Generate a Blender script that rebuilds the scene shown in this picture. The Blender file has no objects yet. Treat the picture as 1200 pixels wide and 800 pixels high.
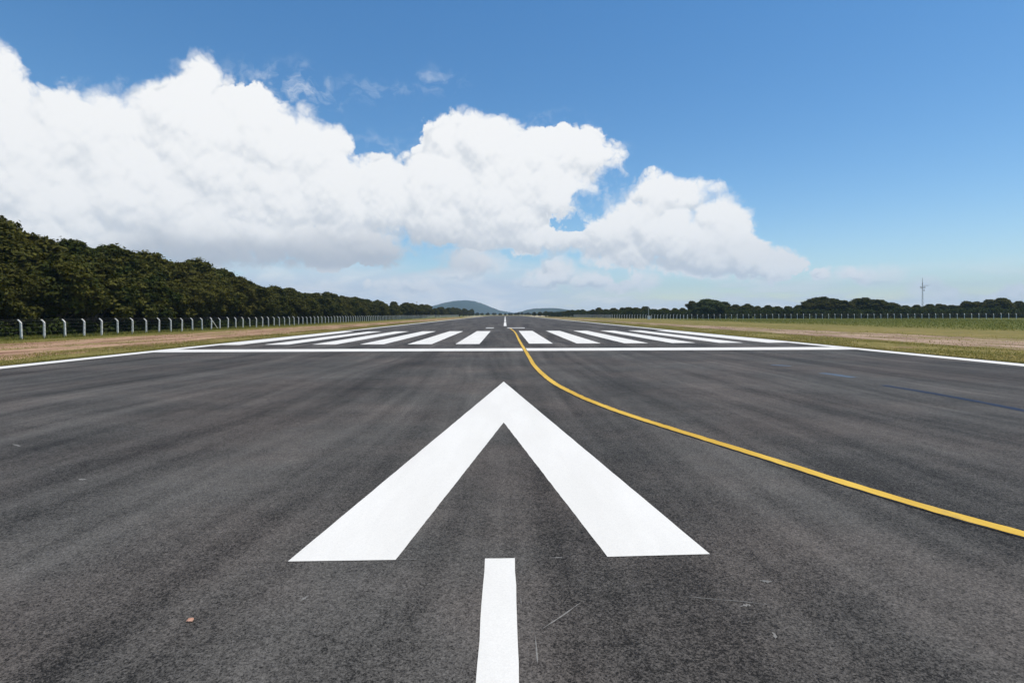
import bpy, bmesh, math, random
import numpy as np
from mathutils import Vector, Matrix

random.seed(7)
RNG = np.random.default_rng(11)
R = math.radians
scene = bpy.context.scene
COL = scene.collection

# ------------------------------------------------------------------ camera model (1200x800 photo)
F, VX, VY, H, ROLL = 620.0, 592.0, 368.0, 2.25, R(0.22)
def ground(px, py):
    dx, dy = px - VX, py - VY
    a = dx * math.cos(ROLL) - dy * math.sin(ROLL)
    b = dx * math.sin(ROLL) + dy * math.cos(ROLL)
    z = F * H / b
    return (a * z / F, z)
def at_depth(px, py, y):
    dx, dy = px - VX, py - VY
    a = dx * math.cos(ROLL) - dy * math.sin(ROLL)
    b = dx * math.sin(ROLL) + dy * math.cos(ROLL)
    return (a * y / F, y, H - b * y / F)

SUN_EL, SUN_AZ = R(70), R(96)          # azimuth from +Y towards +X

# ------------------------------------------------------------------ helpers
def link(o, parent=None):
    COL.objects.link(o)
    if parent is not None:
        o.parent = parent
    return o
def tag(o, label=None, cat=None, group=None, kind=None):
    if label: o['label'] = label
    if cat: o['category'] = cat
    if group: o['group'] = group
    if kind: o['kind'] = kind
    return o
def empty(name, loc=(0, 0, 0), rz=0.0):
    o = bpy.data.objects.new(name, None)
    o.location = loc
    o.rotation_euler = (0, 0, rz)
    o.empty_display_size = 0.2
    return link(o)
def mesh_obj(name, verts, faces, mat, parent=None, smooth=False):
    me = bpy.data.meshes.new(name)
    me.from_pydata([tuple(v) for v in verts], [], [tuple(f) for f in faces])
    me.update()
    if smooth:
        me.polygons.foreach_set('use_smooth', [True] * len(me.polygons))
    if mat: me.materials.append(mat)
    return link(bpy.data.objects.new(name, me), parent)
def np_mesh(name, V, n_per):
    """V (n*n_per,3): unconnected polygons with n_per corners each"""
    n = len(V) // n_per
    me = bpy.data.meshes.new(name)
    me.vertices.add(len(V)); me.vertices.foreach_set('co', np.ascontiguousarray(V, dtype=np.float32).ravel())
    me.loops.add(len(V)); me.loops.foreach_set('vertex_index', np.arange(len(V), dtype=np.int32))
    me.polygons.add(n)
    me.polygons.foreach_set('loop_start', np.arange(0, len(V), n_per, dtype=np.int32))
    me.update(calc_edges=True)
    return me
def copy_tree(o, parent=None):
    c = o.copy(); link(c)
    if parent is not None: c.parent = parent
    for ch in list(o.children): copy_tree(ch, c)
    return c
def tube(verts, faces, pts, radii, n=6):
    """append a tapered tube along pts"""
    base = len(verts)
    pts = [Vector(p) for p in pts]
    for i, p in enumerate(pts):
        d = (pts[min(i + 1, len(pts) - 1)] - pts[max(i - 1, 0)]).normalized()
        ref = Vector((1, 0, 0)) if abs(d.x) < 0.8 else Vector((0, 1, 0))
        u = d.cross(ref).normalized(); v = d.cross(u)
        for k in range(n):
            a = 2 * math.pi * k / n
            verts.append(p + (u * math.cos(a) + v * math.sin(a)) * radii[i])
    for i in range(len(pts) - 1):
        for k in range(n):
            a, b = base + i * n + k, base + i * n + (k + 1) % n
            faces.append((a, b, b + n, a + n))
    faces.append(tuple(base + k for k in range(n))[::-1])
    faces.append(tuple(base + (len(pts) - 1) * n + k for k in range(n)))

# ------------------------------------------------------------------ node helper
class NT:
    def __init__(self, tree): self.t = tree
    def n(self, typ, **kw):
        nd = self.t.nodes.new(typ)
        for k, v in kw.items(): setattr(nd, k, v)
        return nd
    def put(self, sock, v):
        if v is None: return
        if hasattr(v, 'is_output') or isinstance(v, bpy.types.NodeSocket): self.t.links.new(v, sock)
        else: sock.default_value = v
    def m(self, op, a, b=None, c=None, clamp=False):
        nd = self.n('ShaderNodeMath', operation=op); nd.use_clamp = clamp
        self.put(nd.inputs[0], a); self.put(nd.inputs[1], b); self.put(nd.inputs[2], c)
        return nd.outputs[0]
    def v(self, op, a, b=None, c=None, out=0):
        nd = self.n('ShaderNodeVectorMath', operation=op)
        self.put(nd.inputs[0], a); self.put(nd.inputs[1], b)
        if c is not None: self.put(nd.inputs[2], c)
        return nd.outputs['Value'] if out == 'Value' else nd.outputs[0]
    dim = '3D'
    def noise(self, vec, scale, detail=3, rough=0.55, dist=0.0, color=False):
        nd = self.n('ShaderNodeTexNoise'); nd.noise_dimensions = self.dim
        self.put(nd.inputs['Vector'], vec); self.put(nd.inputs['Scale'], scale)
        nd.inputs['Detail'].default_value = detail; nd.inputs['Roughness'].default_value = rough
        nd.inputs['Distortion'].default_value = dist
        return nd.outputs['Color' if color else 'Fac']
    def vor(self, vec, scale, detail=0, rough=0.5, smooth=None, feature='F1'):
        nd = self.n('ShaderNodeTexVoronoi'); nd.voronoi_dimensions = self.dim
        nd.feature = 'SMOOTH_F1' if smooth else feature
        self.put(nd.inputs['Vector'], vec); self.put(nd.inputs['Scale'], scale)
        nd.inputs['Detail'].default_value = detail; nd.inputs['Roughness'].default_value = rough
        if smooth: nd.inputs['Smoothness'].default_value = smooth
        return nd.outputs['Distance']
    def ss(self, x, lo, hi, a=0.0, b=1.0):
        nd = self.n('ShaderNodeMapRange', interpolation_type='SMOOTHSTEP')
        self.put(nd.inputs[0], x); self.put(nd.inputs[1], lo); self.put(nd.inputs[2], hi)
        self.put(nd.inputs[3], a); self.put(nd.inputs[4], b)
        return nd.outputs[0]
    def lin(self, x, lo, hi, a=0.0, b=1.0):
        nd = self.n('ShaderNodeMapRange', interpolation_type='LINEAR')
        self.put(nd.inputs[0], x); self.put(nd.inputs[1], lo); self.put(nd.inputs[2], hi)
        self.put(nd.inputs[3], a); self.put(nd.inputs[4], b)
        return nd.outputs[0]
    def mix(self, f, a, b, blend='MIX'):
        nd = self.n('ShaderNodeMix', data_type='RGBA', blend_type=blend)
        self.put(nd.inputs[0], f); self.put(nd.inputs[6], a); self.put(nd.inputs[7], b)
        return nd.outputs[2]
def rgb(r, g, b): return (r, g, b, 1.0)
def new_mat(name):
    m = bpy.data.materials.new(name); m.use_nodes = True
    nt = NT(m.node_tree)
    b = m.node_tree.nodes['Principled BSDF']
    return m, nt, b
def obj_coord(nt): return nt.n('ShaderNodeTexCoord').outputs['Object']
def world_pos(nt): return nt.n('ShaderNodeNewGeometry').outputs['Position']

# ------------------------------------------------------------------ materials
def mat_asphalt():
    m, nt, b = new_mat('asphalt')
    p = world_pos(nt)
    # long rolling lanes along the runway (stretched in Y), gently warped
    warp = nt.v('MULTIPLY', nt.v('SUBTRACT', nt.noise(nt.v('MULTIPLY', p, (.05, .03, 0)), 1, 2, .5, color=True), (.5, .5, .5)), (7.0, 7.0, 0))
    pw = nt.v('ADD', p, warp)
    lanes = nt.noise(nt.v('MULTIPLY', pw, (.55, .035, 0)), 1.0, 4, .55)
    lanes2 = nt.noise(nt.v('MULTIPLY', pw, (2.2, .10, 0)), 1.0, 3, .6)
    cross = nt.noise(nt.v('MULTIPLY', pw, (.07, .35, 0)), 1.0, 4, .6)
    blot = nt.noise(p, .45, 5, .6)
    blot2 = nt.noise(p, 2.6, 4, .65)
    grain = nt.noise(p, 62, 3, .65)
    chip = nt.vor(p, 95)
    def cells(sc):
        nd = nt.n('ShaderNodeTexVoronoi'); nt.put(nd.inputs['Vector'], p); nd.inputs['Scale'].default_value = sc
        sp_ = nt.n('ShaderNodeSeparateXYZ'); nt.put(sp_.inputs[0], nd.outputs['Color']); return nt.lin(sp_.outputs[0], 0, 1, -1, 1)
    s = nt.m('ADD', nt.m('MULTIPLY', nt.lin(lanes, .3, .7, -1, 1), .62), nt.m('MULTIPLY', nt.lin(lanes2, .3, .7, -1, 1), .30))
    s = nt.m('ADD', s, nt.m('MULTIPLY', nt.lin(cross, .3, .7, -1, 1), .26))
    s = nt.m('ADD', s, nt.m('MULTIPLY', nt.lin(blot, .3, .7, -1, 1), .28))
    s = nt.m('ADD', s, nt.m('MULTIPLY', nt.lin(blot2, .3, .7, -1, 1), .16))
    s = nt.m('ADD', s, nt.m('MULTIPLY', nt.lin(grain, .3, .7, -1, 1), .62))
    s = nt.m('ADD', s, nt.m('MULTIPLY', nt.lin(chip, .15, .6, -.45, .55), .45))
    for sc_, am in ((120, .58), (62, .46), (22, .16)): s = nt.m('ADD', s, nt.m('MULTIPLY', cells(sc_), am))
    val = nt.m('MULTIPLY', nt.m('MAXIMUM', nt.m('ADD', 1.0, s), .18), 1.0)
    hue = nt.noise(p, .22, 3, .6)
    base = nt.mix(nt.ss(hue, .38, .64), rgb(.0590, .0555, .0505), rgb(.0655, .0565, .0500))
    c = nt.v('SCALE', base, None); 
    sc = c.node; nt.put(sc.inputs['Scale'], val)
    # pale chips of aggregate and dusty specks
    speck = nt.ss(nt.vor(p, 42), .10, .05)
    rare = nt.ss(nt.noise(p, 6.3, 2, .5), .57, .70)
    col = nt.mix(nt.m('MULTIPLY', nt.m('MULTIPLY', speck, rare), .6), c, rgb(.20, .19, .175))
    nt.put(b.inputs['Base Color'], col)
    b.inputs['Roughness'].default_value = .88
    b.inputs['Specular IOR Level'].default_value = .22
    bump = nt.n('ShaderNodeBump'); bump.inputs['Strength'].default_value = .55; bump.inputs['Distance'].default_value = .006
    nt.put(bump.inputs['Height'], nt.m('ADD', grain, nt.m('MULTIPLY', chip, .8)))
    nt.put(b.inputs['Normal'], bump.outputs[0])
    return m

def mat_paint(name, c0, c1, wear=.25):
    m, nt, b = new_mat(name)
    p = world_pos(nt)
    big = nt.noise(nt.v('MULTIPLY', p, (1.2, .25, 1)), 1, 4, .6)
    fine = nt.noise(p, 60, 3, .6)
    col = nt.mix(nt.ss(big, .32, .7), c0, c1)
    pit = nt.m('MULTIPLY', nt.ss(nt.vor(p, 70), .13, .05), nt.ss(nt.noise(p, 2.3, 3, .6), .5, .72))
    col = nt.mix(nt.m('MULTIPLY', pit, wear * 2.2, clamp=True), col, rgb(.16, .155, .15))
    col = nt.mix(nt.m('MULTIPLY', nt.ss(fine, .5, .8), wear), col, nt.v('MULTIPLY', col, (.72, .72, .72)))
    cl = nt.n('ShaderNodeTexVoronoi'); nt.put(cl.inputs['Vector'], p); cl.inputs['Scale'].default_value = 90
    cs_ = nt.n('ShaderNodeSeparateXYZ'); nt.put(cs_.inputs[0], cl.outputs['Color'])
    kk = nt.v('SCALE', col, None); nt.put(kk.node.inputs['Scale'], nt.lin(cs_.outputs[0], 0, 1, .95, 1.03)); col = kk
    tr_ = nt.m('MULTIPLY', nt.ss(nt.noise(nt.v('MULTIPLY', p, (2.5, .12, 1)), 1, 5, .65), .56, .74), nt.ss(nt.noise(p, 25, 4, .7), .40, .62))
    col = nt.mix(nt.m('MULTIPLY', tr_, wear * 1.6, clamp=True), col, rgb(.20, .195, .185))
    nt.put(b.inputs['Base Color'], col)
    b.inputs['Roughness'].default_value = .75
    b.inputs['Specular IOR Level'].default_value = .25
    bump = nt.n('ShaderNodeBump'); bump.inputs['Strength'].default_value = .35; bump.inputs['Distance'].default_value = .004
    nt.put(bump.inputs['Height'], nt.noise(p, 80, 2, .6)); nt.put(b.inputs['Normal'], bump.outputs[0])
    return m

def mat_ground():
    m, nt, b = new_mat('field_grass')
    p = world_pos(nt)
    n1 = nt.noise(nt.v('MULTIPLY', p, (1, .45, 1)), .12, 5, .62)
    n2 = nt.noise(nt.v('MULTIPLY', p, (1.4, .5, 1)), .9, 5, .65)
    n3 = nt.noise(p, 9, 3, .6)
    dry = nt.mix(nt.ss(n2, .3, .7), rgb(.20, .165, .045), rgb(.30, .23, .085))
    green = nt.mix(nt.ss(n2, .3, .7), rgb(.085, .105, .02), rgb(.16, .155, .035))
    sep = nt.n('ShaderNodeSeparateXYZ'); nt.put(sep.inputs[0], p)
    # mown and trampled near the runway, lusher further out
    far = nt.m('MAXIMUM', nt.ss(sep.outputs[0], 46, 85), nt.ss(sep.outputs[0], -40, -47))
    f = nt.m('ADD', nt.m('MULTIPLY', nt.lin(n1, .3, .7, -1, 1), .38), nt.m('ADD', far, .22), clamp=True)
    col = nt.mix(f, dry, green)
    bare = nt.m('MULTIPLY', nt.ss(nt.noise(p, .28, 4, .6), .58, .70), nt.m('SUBTRACT', 1.0, nt.m('MULTIPLY', far, .85)))
    col = nt.mix(nt.m('MULTIPLY', bare, .75), col, rgb(.26, .165, .095))
    k = nt.v('SCALE', col, None); nt.put(k.node.inputs['Scale'], nt.lin(n3, .25, .75, .6, 1.35))
    nt.put(b.inputs['Base Color'], k)
    b.inputs['Roughness'].default_value = .95; b.inputs['Specular IOR Level'].default_value = .1
    bump = nt.n('ShaderNodeBump'); bump.inputs['Strength'].default_value = .8; bump.inputs['Distance'].default_value = .06
    nt.put(bump.inputs['Height'], nt.m('ADD', n3, n2)); nt.put(b.inputs['Normal'], bump.outputs[0])
    return m

def mat_dirt(name='red_dirt', c0=rgb(.205, .125, .088), c1=rgb(.50, .36, .255), grassy=True):
    m, nt, b = new_mat(name)
    p = world_pos(nt)
    n1 = nt.noise(nt.v('MULTIPLY', p, (.7, .09, 1)), 1, 5, .62)
    n2 = nt.noise(p, 3.0, 5, .65)
    col = nt.mix(nt.ss(n1, .34, .66), c0, c1)
    k = nt.v('SCALE', col, None); nt.put(k.node.inputs['Scale'], nt.lin(n2, .25, .75, .72, 1.25))
    col = k
    if grassy:
        g = nt.ss(nt.noise(nt.v('MULTIPLY', p, (.38, .10, 1)), 1, 6, .72), .49, .60)
        col = nt.mix(nt.m('MULTIPLY', g, .8), col, rgb(.21, .175, .055))
    nt.put(b.inputs['Base Color'], col)
    b.inputs['Roughness'].default_value = .95; b.inputs['Specular IOR Level'].default_value = .1
    bump = nt.n('ShaderNodeBump'); bump.inputs['Strength'].default_value = .6; bump.inputs['Distance'].default_value = .05
    nt.put(bump.inputs['Height'], n2); nt.put(b.inputs['Normal'], bump.outputs[0])
    return m

def mat_leaf(name, tones, trans=.25):
    m, nt, b = new_mat(name)
    oi = nt.n('ShaderNodeObjectInfo')
    p = obj_coord(nt)
    clump = nt.noise(p, .55, 2, .5)
    leaf = nt.noise(p, 5.0, 2, .6)
    base = nt.mix(oi.outputs['Random'], tones[0], tones[1])
    base = nt.mix(nt.ss(clump, .36, .66), base, tones[2])
    base = nt.mix(nt.m('MULTIPLY', nt.ss(leaf, .58, .76), .45), base, tones[3])
    k = nt.v('SCALE', base, None); nt.put(k.node.inputs['Scale'], nt.lin(leaf, .25, .75, .65, 1.4))
    nt.put(b.inputs['Base Color'], k)
    b.inputs['Roughness'].default_value = .8; b.inputs['Specular IOR Level'].default_value = .08
    tr = nt.n('ShaderNodeBsdfTranslucent'); nt.put(tr.inputs['Color'], k)
    mx = nt.n('ShaderNodeMixShader'); mx.inputs[0].default_value = trans
    out = m.node_tree.nodes['Material Output']
    m.node_tree.links.new(b.outputs[0], mx.inputs[1]); m.node_tree.links.new(tr.outputs[0], mx.inputs[2])
    m.node_tree.links.new(mx.outputs[0], out.inputs['Surface'])
    return m

def mat_simple(name, c0, c1, scale=3.0, rough=.85, metal=0.0, stretch=(1, 1, 1)):
    m, nt, b = new_mat(name)
    p = obj_coord(nt)
    n = nt.noise(nt.v('MULTIPLY', p, stretch), scale, 5, .62)
    nt.put(b.inputs['Base Color'], nt.mix(nt.ss(n, .3, .7), c0, c1))
    b.inputs['Roughness'].default_value = rough; b.inputs['Metallic'].default_value = metal
    b.inputs['Specular IOR Level'].default_value = .25
    return m

M = {}
M['asphalt'] = mat_asphalt()
M['white'] = mat_paint('white_road_paint', rgb(.74, .715, .665), rgb(.80, .775, .725), .10)
M['old_white'] = mat_paint('weathered_white_paint', rgb(.55, .55, .53), rgb(.74, .74, .72), .35)
M['yellow'] = mat_paint('yellow_road_paint', rgb(.60, .36, .04), rgb(.80, .52, .08), .45)
M['black'] = mat_paint('black_road_paint', rgb(.016, .016, .017), rgb(.024, .024, .025), .1)
M['blue'] = mat_paint('dark_blue_paint', rgb(.011, .021, .048), rgb(.020, .033, .066), .3)
M['pale_blue'] = mat_paint('pale_blue_paint', rgb(.055, .085, .13), rgb(.09, .13, .18), .5)
M['scuff'] = mat_paint('chalky_scuff', rgb(.12, .115, .105), rgb(.30, .285, .265), .5)
M['ground'] = mat_ground()
M['dirt'] = mat_dirt()
M['red_dirt'] = mat_dirt('red_earth', rgb(.22, .118, .075), rgb(.52, .335, .22))
M['sand'] = mat_dirt('pale_sand', rgb(.42, .36, .27), rgb(.58, .52, .42), grassy=False)
M['leaf'] = mat_leaf('broadleaf_foliage', [rgb(.026, .042, .008), rgb(.072, .066, .014), rgb(.108, .104, .022), rgb(.17, .14, .048)])
M['leaf_pale'] = mat_leaf('pale_foliage', [rgb(.060, .085, .030), rgb(.07, .09, .03), rgb(.09, .108, .036), rgb(.12, .13, .05)])
M['bush'] = mat_leaf('undergrowth_foliage', [rgb(.026, .042, .008), rgb(.036, .05, .010), rgb(.046, .06, .012), rgb(.065, .064, .02)])
M['blade'] = mat_leaf('grass_blades', [rgb(.34, .28, .085), rgb(.38, .30, .10), rgb(.28, .255, .06), rgb(.45, .36, .16)], .45)
M['tall_blade'] = mat_leaf('tall_grass_blades', [rgb(.17, .19, .04), rgb(.19, .20, .045), rgb(.25, .23, .05), rgb(.34, .28, .10)], .4)
M['bark'] = mat_simple('bark', rgb(.05, .04, .03), rgb(.13, .105, .08), 5, .9, 0, (1, 1, .25))
M['concrete'] = mat_simple('pale_concrete', rgb(.68, .655, .60), rgb(.84, .815, .76), 2.5)
M['wire'] = mat_simple('galvanised_wire', rgb(.10, .10, .10), rgb(.17, .17, .17), 4, .6, .4)
M['steel'] = mat_simple('grey_steel', rgb(.13, .135, .14), rgb(.22, .225, .23), 2, .5, .5)
M['hill'] = mat_simple('wooded_hill', rgb(.020, .032, .014), rgb(.05, .06, .026), .02, .95)
M['pole'] = mat_simple('pole_concrete', rgb(.34, .33, .31), rgb(.48, .47, .45), 2)
M['stone'] = mat_simple('orange_stone', rgb(.40, .19, .12), rgb(.55, .33, .24), 30)

# ------------------------------------------------------------------ flat sheets
def jitter_poly(pts, z, name, mat, step=.25, amp=.006, holes=None):
    """polygon on the ground with slightly irregular painted edges"""
    out = []
    n = len(pts)
    for i in range(n):
        a, b = Vector(pts[i]), Vector(pts[(i + 1) % n])
        k = max(1, min(60, int((b - a).length / step)))
        nrm = Vector((-(b - a).y, (b - a).x)).normalized()
        for j in range(k):
            q = a.lerp(b, j / k)
            if j: q = q + nrm * random.uniform(-amp, amp)
            out.append((q.x, q.y, z))
    bm = bmesh.new()
    vs = [bm.verts.new(v) for v in out]
    f = bm.faces.new(vs)
    bmesh.ops.triangulate(bm, faces=[f])
    bm.normal_update()
    for f in bm.faces:
        if f.normal.z < 0: f.normal_flip()
    me = bpy.data.meshes.new(name); bm.to_mesh(me); bm.free()
    me.materials.append(mat)
    return link(bpy.data.objects.new(name, me))

def ribbon(name, pts, width, z, mat, amp=.004, step=.4, widths=None):
    """strip of paint or track along a smooth path (Catmull-Rom)"""
    P = [Vector(p) for p in pts]
    S, W = [], []
    for i in range(len(P) - 1):
        p0, p1, p2, p3 = P[max(i - 1, 0)], P[i], P[i + 1], P[min(i + 2, len(P) - 1)]
        k = max(2, min(400, int((p2 - p1).length / step)))
        for j in range(k):
            t = j / k
            S.append(.5 * ((2 * p1) + (p2 - p0) * t + (2 * p0 - 5 * p1 + 4 * p2 - p3) * t * t + (3 * p1 - p0 - 3 * p2 + p3) * t ** 3))
            W.append(width if widths is None else widths[i] * (1 - t) + widths[i + 1] * t)
    S.append(P[-1]); W.append(width if widths is None else widths[-1])
    verts, faces = [], []
    for i, s in enumerate(S):
        d = (S[min(i + 1, len(S) - 1)] - S[max(i - 1, 0)]).normalized()
        nrm = Vector((-d.y, d.x))
        h = W[i] / 2
        for sgn in (1, -1):
            q = s + nrm * (sgn * (h + random.uniform(-amp, amp)))
            verts.append((q.x, q.y, z))
    for i in range(len(S) - 1):
        faces.append((2 * i, 2 * i + 1, 2 * i + 3, 2 * i + 2))
    o = mesh_obj(name, verts, faces, mat)
    for p in o.data.polygons: pass
    bm = bmesh.new(); bm.from_mesh(o.data); bm.normal_update()
    for f in bm.faces:
        if f.normal.z < 0: f.normal_flip()
    bm.to_mesh(o.data); bm.free()
    return o

# ground: one sheet out to the horizon
G = 9000
tag(mesh_obj('ground', [(-G, -1500, 0), (G, -1500, 0), (G, G, 0), (-G, G, 0)], [(0, 1, 2, 3)], M['ground']), kind='structure')
# runway with ragged asphalt edges
EDGE = 22.35
vs, fs = [], []
ys = []
y = -60.0
while y < 720:
    ys.append(y); y += .5 if y < 90 else (1.2 if y < 200 else 8)
for y in ys:
    a = .12 * math.sin(y * .23) + random.uniform(-.07, .07)
    c = .10 * math.sin(y * .31 + 1) + random.uniform(-.07, .07)
    vs += [(-EDGE - .35 + a, y, .008), (EDGE + .35 + c, y, .008)]
for i in range(len(ys) - 1):
    fs.append((2 * i, 2 * i + 1, 2 * i + 3, 2 * i + 2))
tag(mesh_obj('runway', vs, fs, M['asphalt']), kind='structure')
# dirt tracks both sides
dl = [(-30.5, -20), (-32.0, 10), (-33.0, 25), (-33.5, 50), (-33.0, 80), (-31.5, 130), (-30, 200), (-29, 330)]
o = ribbon('dirt_track', dl, 12, .004, M['red_dirt'], amp=.55, step=.8, widths=[15, 15, 14.5, 13.5, 12, 9, 7, 5]); tag(o, kind='structure')
dr = [(34, -20), (36, 10), (38, 24), (37, 40), (35, 62), (33, 100), (30.5, 150), (29, 230), (28, 330)]
o = ribbon('dirt_track', dr, 14, .004, M['dirt'], amp=.7, step=.8, widths=[16, 16, 15, 13, 10, 7, 5, 4, 3]); tag(o, kind='structure')
# pale ground at the far end
o = ribbon('sand_patch', [(-33, 470), (-32, 560), (-33, 640)], 16, .005, M['sand'], amp=.6, step=5, widths=[10, 17, 12]); tag(o, kind='structure')
o = ribbon('sand_patch', [(33, 470), (36, 560), (38, 640)], 18, .005, M['sand'], amp=.6, step=5, widths=[12, 20, 16]); tag(o, kind='structure')

# ------------------------------------------------------------------ markings
Z1, Z2, Z3 = .012, .016, .020
arrow = [(590.3, 447.3), (337.3, 658.9), (463.5, 657.0), (590.3, 495.3), (711.8, 653.4), (832, 650.2)]
def quads(name, loops, z, mat, amp=.003, n=60):
    """painted legs, each between two edges of equal subdivision (outer, inner)"""
    v, f = [], []
    for (o0, o1), (i0, i1) in loops:
        o0, o1, i0, i1 = map(Vector, (o0, o1, i0, i1)); b0 = len(v)
        for j in range(n + 1):
            t = j / n
            for a, b in ((o0, o1), (i0, i1)):
                q = a.lerp(b, t); w = amp if 0 < j < n else 0
                v.append((q.x + random.uniform(-w, w), q.y, z))
        for j in range(n):
            f.append((b0 + 2 * j, b0 + 2 * j + 1, b0 + 2 * j + 3, b0 + 2 * j + 2))
    bm = bmesh.new(); vv = [bm.verts.new(q) for q in v]
    for q in f: bm.faces.new([vv[i] for i in q])
    bmesh.ops.remove_doubles(bm, verts=bm.verts, dist=1e-5); bm.normal_update()
    for q in bm.faces:
        if q.normal.z < 0: q.normal_flip()
    me = bpy.data.meshes.new(name); bm.to_mesh(me); bm.free(); me.materials.append(mat)
    return link(bpy.data.objects.new(name, me))
A = [ground(*p) for p in arrow]
o = quads('arrowhead_marking', [((A[0], A[1]), (A[3], A[2])), ((A[0], A[5]), (A[3], A[4]))], Z1, M['white'])
tag(o, 'big white open arrowhead painted on the dark asphalt in the foreground, pointing away', 'marking')
g0, g1, g2, g3 = ground(568.3, 655.4), ground(603.4, 655), ground(608.2, 800), ground(558, 800)
k = 8.0
o = jitter_poly([g0, g1, (g2[0] + (g2[0] - g1[0]) * k, g2[1] + (g2[1] - g1[1]) * k), (g3[0] + (g3[0] - g0[0]) * k, g3[1] + (g3[1] - g0[1]) * k)], Z1, 'arrow_shaft_marking', M['white'], step=.12, amp=.004)
tag(o, 'narrow white line running from the bottom edge up to the open arrowhead', 'marking')
# threshold bar
bl, br = ground(150, 413.7), ground(1010, 409.1)
yl, yr = 33.35, 33.55
o = jitter_poly([(-EDGE + .05, yl - 1.1), (EDGE - .05, yr - 1.25), (EDGE - .05, yr + 1.2), (-EDGE + .05, yl + 1.3)], Z1, 'threshold_bar_marking', M['white'], step=.8, amp=.02)
tag(o, 'long white bar painted across the whole runway in front of the row of stripes', 'marking')
# threshold stripes
ordn = ['first', 'second', 'third', 'fourth', 'fifth']
Y0, Y1 = 40.2, 70.5
for s in (-1, 1):
    for i in range(6):
        x0 = s * (1.87 + 3.62 * i) - .07; x1 = s * (1.87 + 3.62 * i + 1.82) - .07
        dy = -.25 * (s < 0) + random.uniform(-.12, .12)
        o = jitter_poly([(min(x0, x1), Y0 + dy), (max(x0, x1), Y0 + dy), (max(x0, x1), Y1 + dy), (min(x0, x1), Y1 + dy)], Z1, 'threshold_stripe', M['white'], step=.7, amp=.012)
        side = 'tall wood' if s < 0 else 'radio mast'
        if i == 0: lab = 'white threshold stripe next to the runway centre, on the side of the %s' % side
        elif i == 5: lab = 'outermost white threshold stripe along the runway edge, on the side of the %s' % side
        else: lab = 'white threshold stripe, %s out from the runway centre on the side of the %s' % (ordn[i], side)
        tag(o, lab, 'marking', 'white threshold stripes across the runway')
# edge lines
for s in (-1, 1):
    pts = [(s * (EDGE - .45), -60), (s * (EDGE - .45), 90), (s * (EDGE - .45), 715)]
    o = ribbon('edge_line_marking', pts, .95, Z2, M['white'], amp=.02, step=1.5)
    tag(o, 'white edge line of the runway on the side of the %s' % ('tall wood' if s < 0 else 'radio mast'), 'marking', 'white runway edge lines')
# centre line dashes
c0 = 100
for i in range(7):
    a = c0 + i * 62
    o = ribbon('centre_line_dash', [(-.02, a), (-.02, a + 52)], .56, Z1, M['white'], amp=.02, step=2)
    tag(o, ('nearest white centre line dash, just past the stripes' if i == 0 else 'white centre line dash further down the runway'), 'marking', 'white centre line dashes')
# small marks of the runway number seen edge-on
def rect(name, x0, x1, y0, y1, z, mat):
    return jitter_poly([(x0, y0), (x1, y0), (x1, y1), (x0, y1)], z, name, mat, step=.5, amp=.015)
o = rect('number_marking', -3.15, -1.9, 84.5, 88.5, Z1, M['old_white'])
tag(o, 'short white mark past the stripes, on the wood side of the centre line', 'marking')
o = rect('number_marking', .35, 3.15, 84.0, 87.5, Z1, M['old_white'])
tag(o, 'wider white mark past the stripes where the yellow line ends', 'marking')
# yellow lead line with a thin black border
yp = [(1400, 680), (1300, 655), (1200, 627.5), (1100, 600), (1000, 570), (900, 538), (813, 511), (748, 490.5), (706, 475.7), (673, 461.7), (645, 446), (627, 429.5), (619.8, 418), (613.5, 407.5), (608, 398), (603.2, 389)]
yg = [ground(*p) for p in yp] + [(.75, 84)]
root = ribbon('yellow_guide_line', yg, .19, Z3, M['yellow'], amp=.009, step=.12)
tag(root, 'yellow guide line curving from the runway centre across to the foreground', 'marking')
ed = ribbon('black_border', yg, .25, Z2, M['black'], amp=.012, step=.12); ed.parent = root
# blue lines
bp = [ground(*p) for p in [(1034, 451.6), (1080, 459), (1120, 466), (1160, 473.5), (1200, 481.5), (1260, 494)]]
o = ribbon('blue_line_marking', bp, .24, Z1, M['blue'], amp=.03, step=.15)
tag(o, 'dark blue line painted on the asphalt, running out of the photo', 'marking')
o = ribbon('blue_line_marking', [ground(*p) for p in [(962, 437.2), (980, 439.4), (1000, 442.5)]], .36, Z1, M['pale_blue'], amp=.05, step=.15)
tag(o, 'short light blue dash in line with the dark blue line', 'marking')
o = ribbon('blue_line_marking', [ground(*p) for p in [(904, 427.6), (915, 428.3), (927, 428.9)]], .34, Z1, M['pale_blue'], amp=.05, step=.15)
tag(o, 'faint pale blue dash, smallest, nearest the stripes', 'marking')

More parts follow.
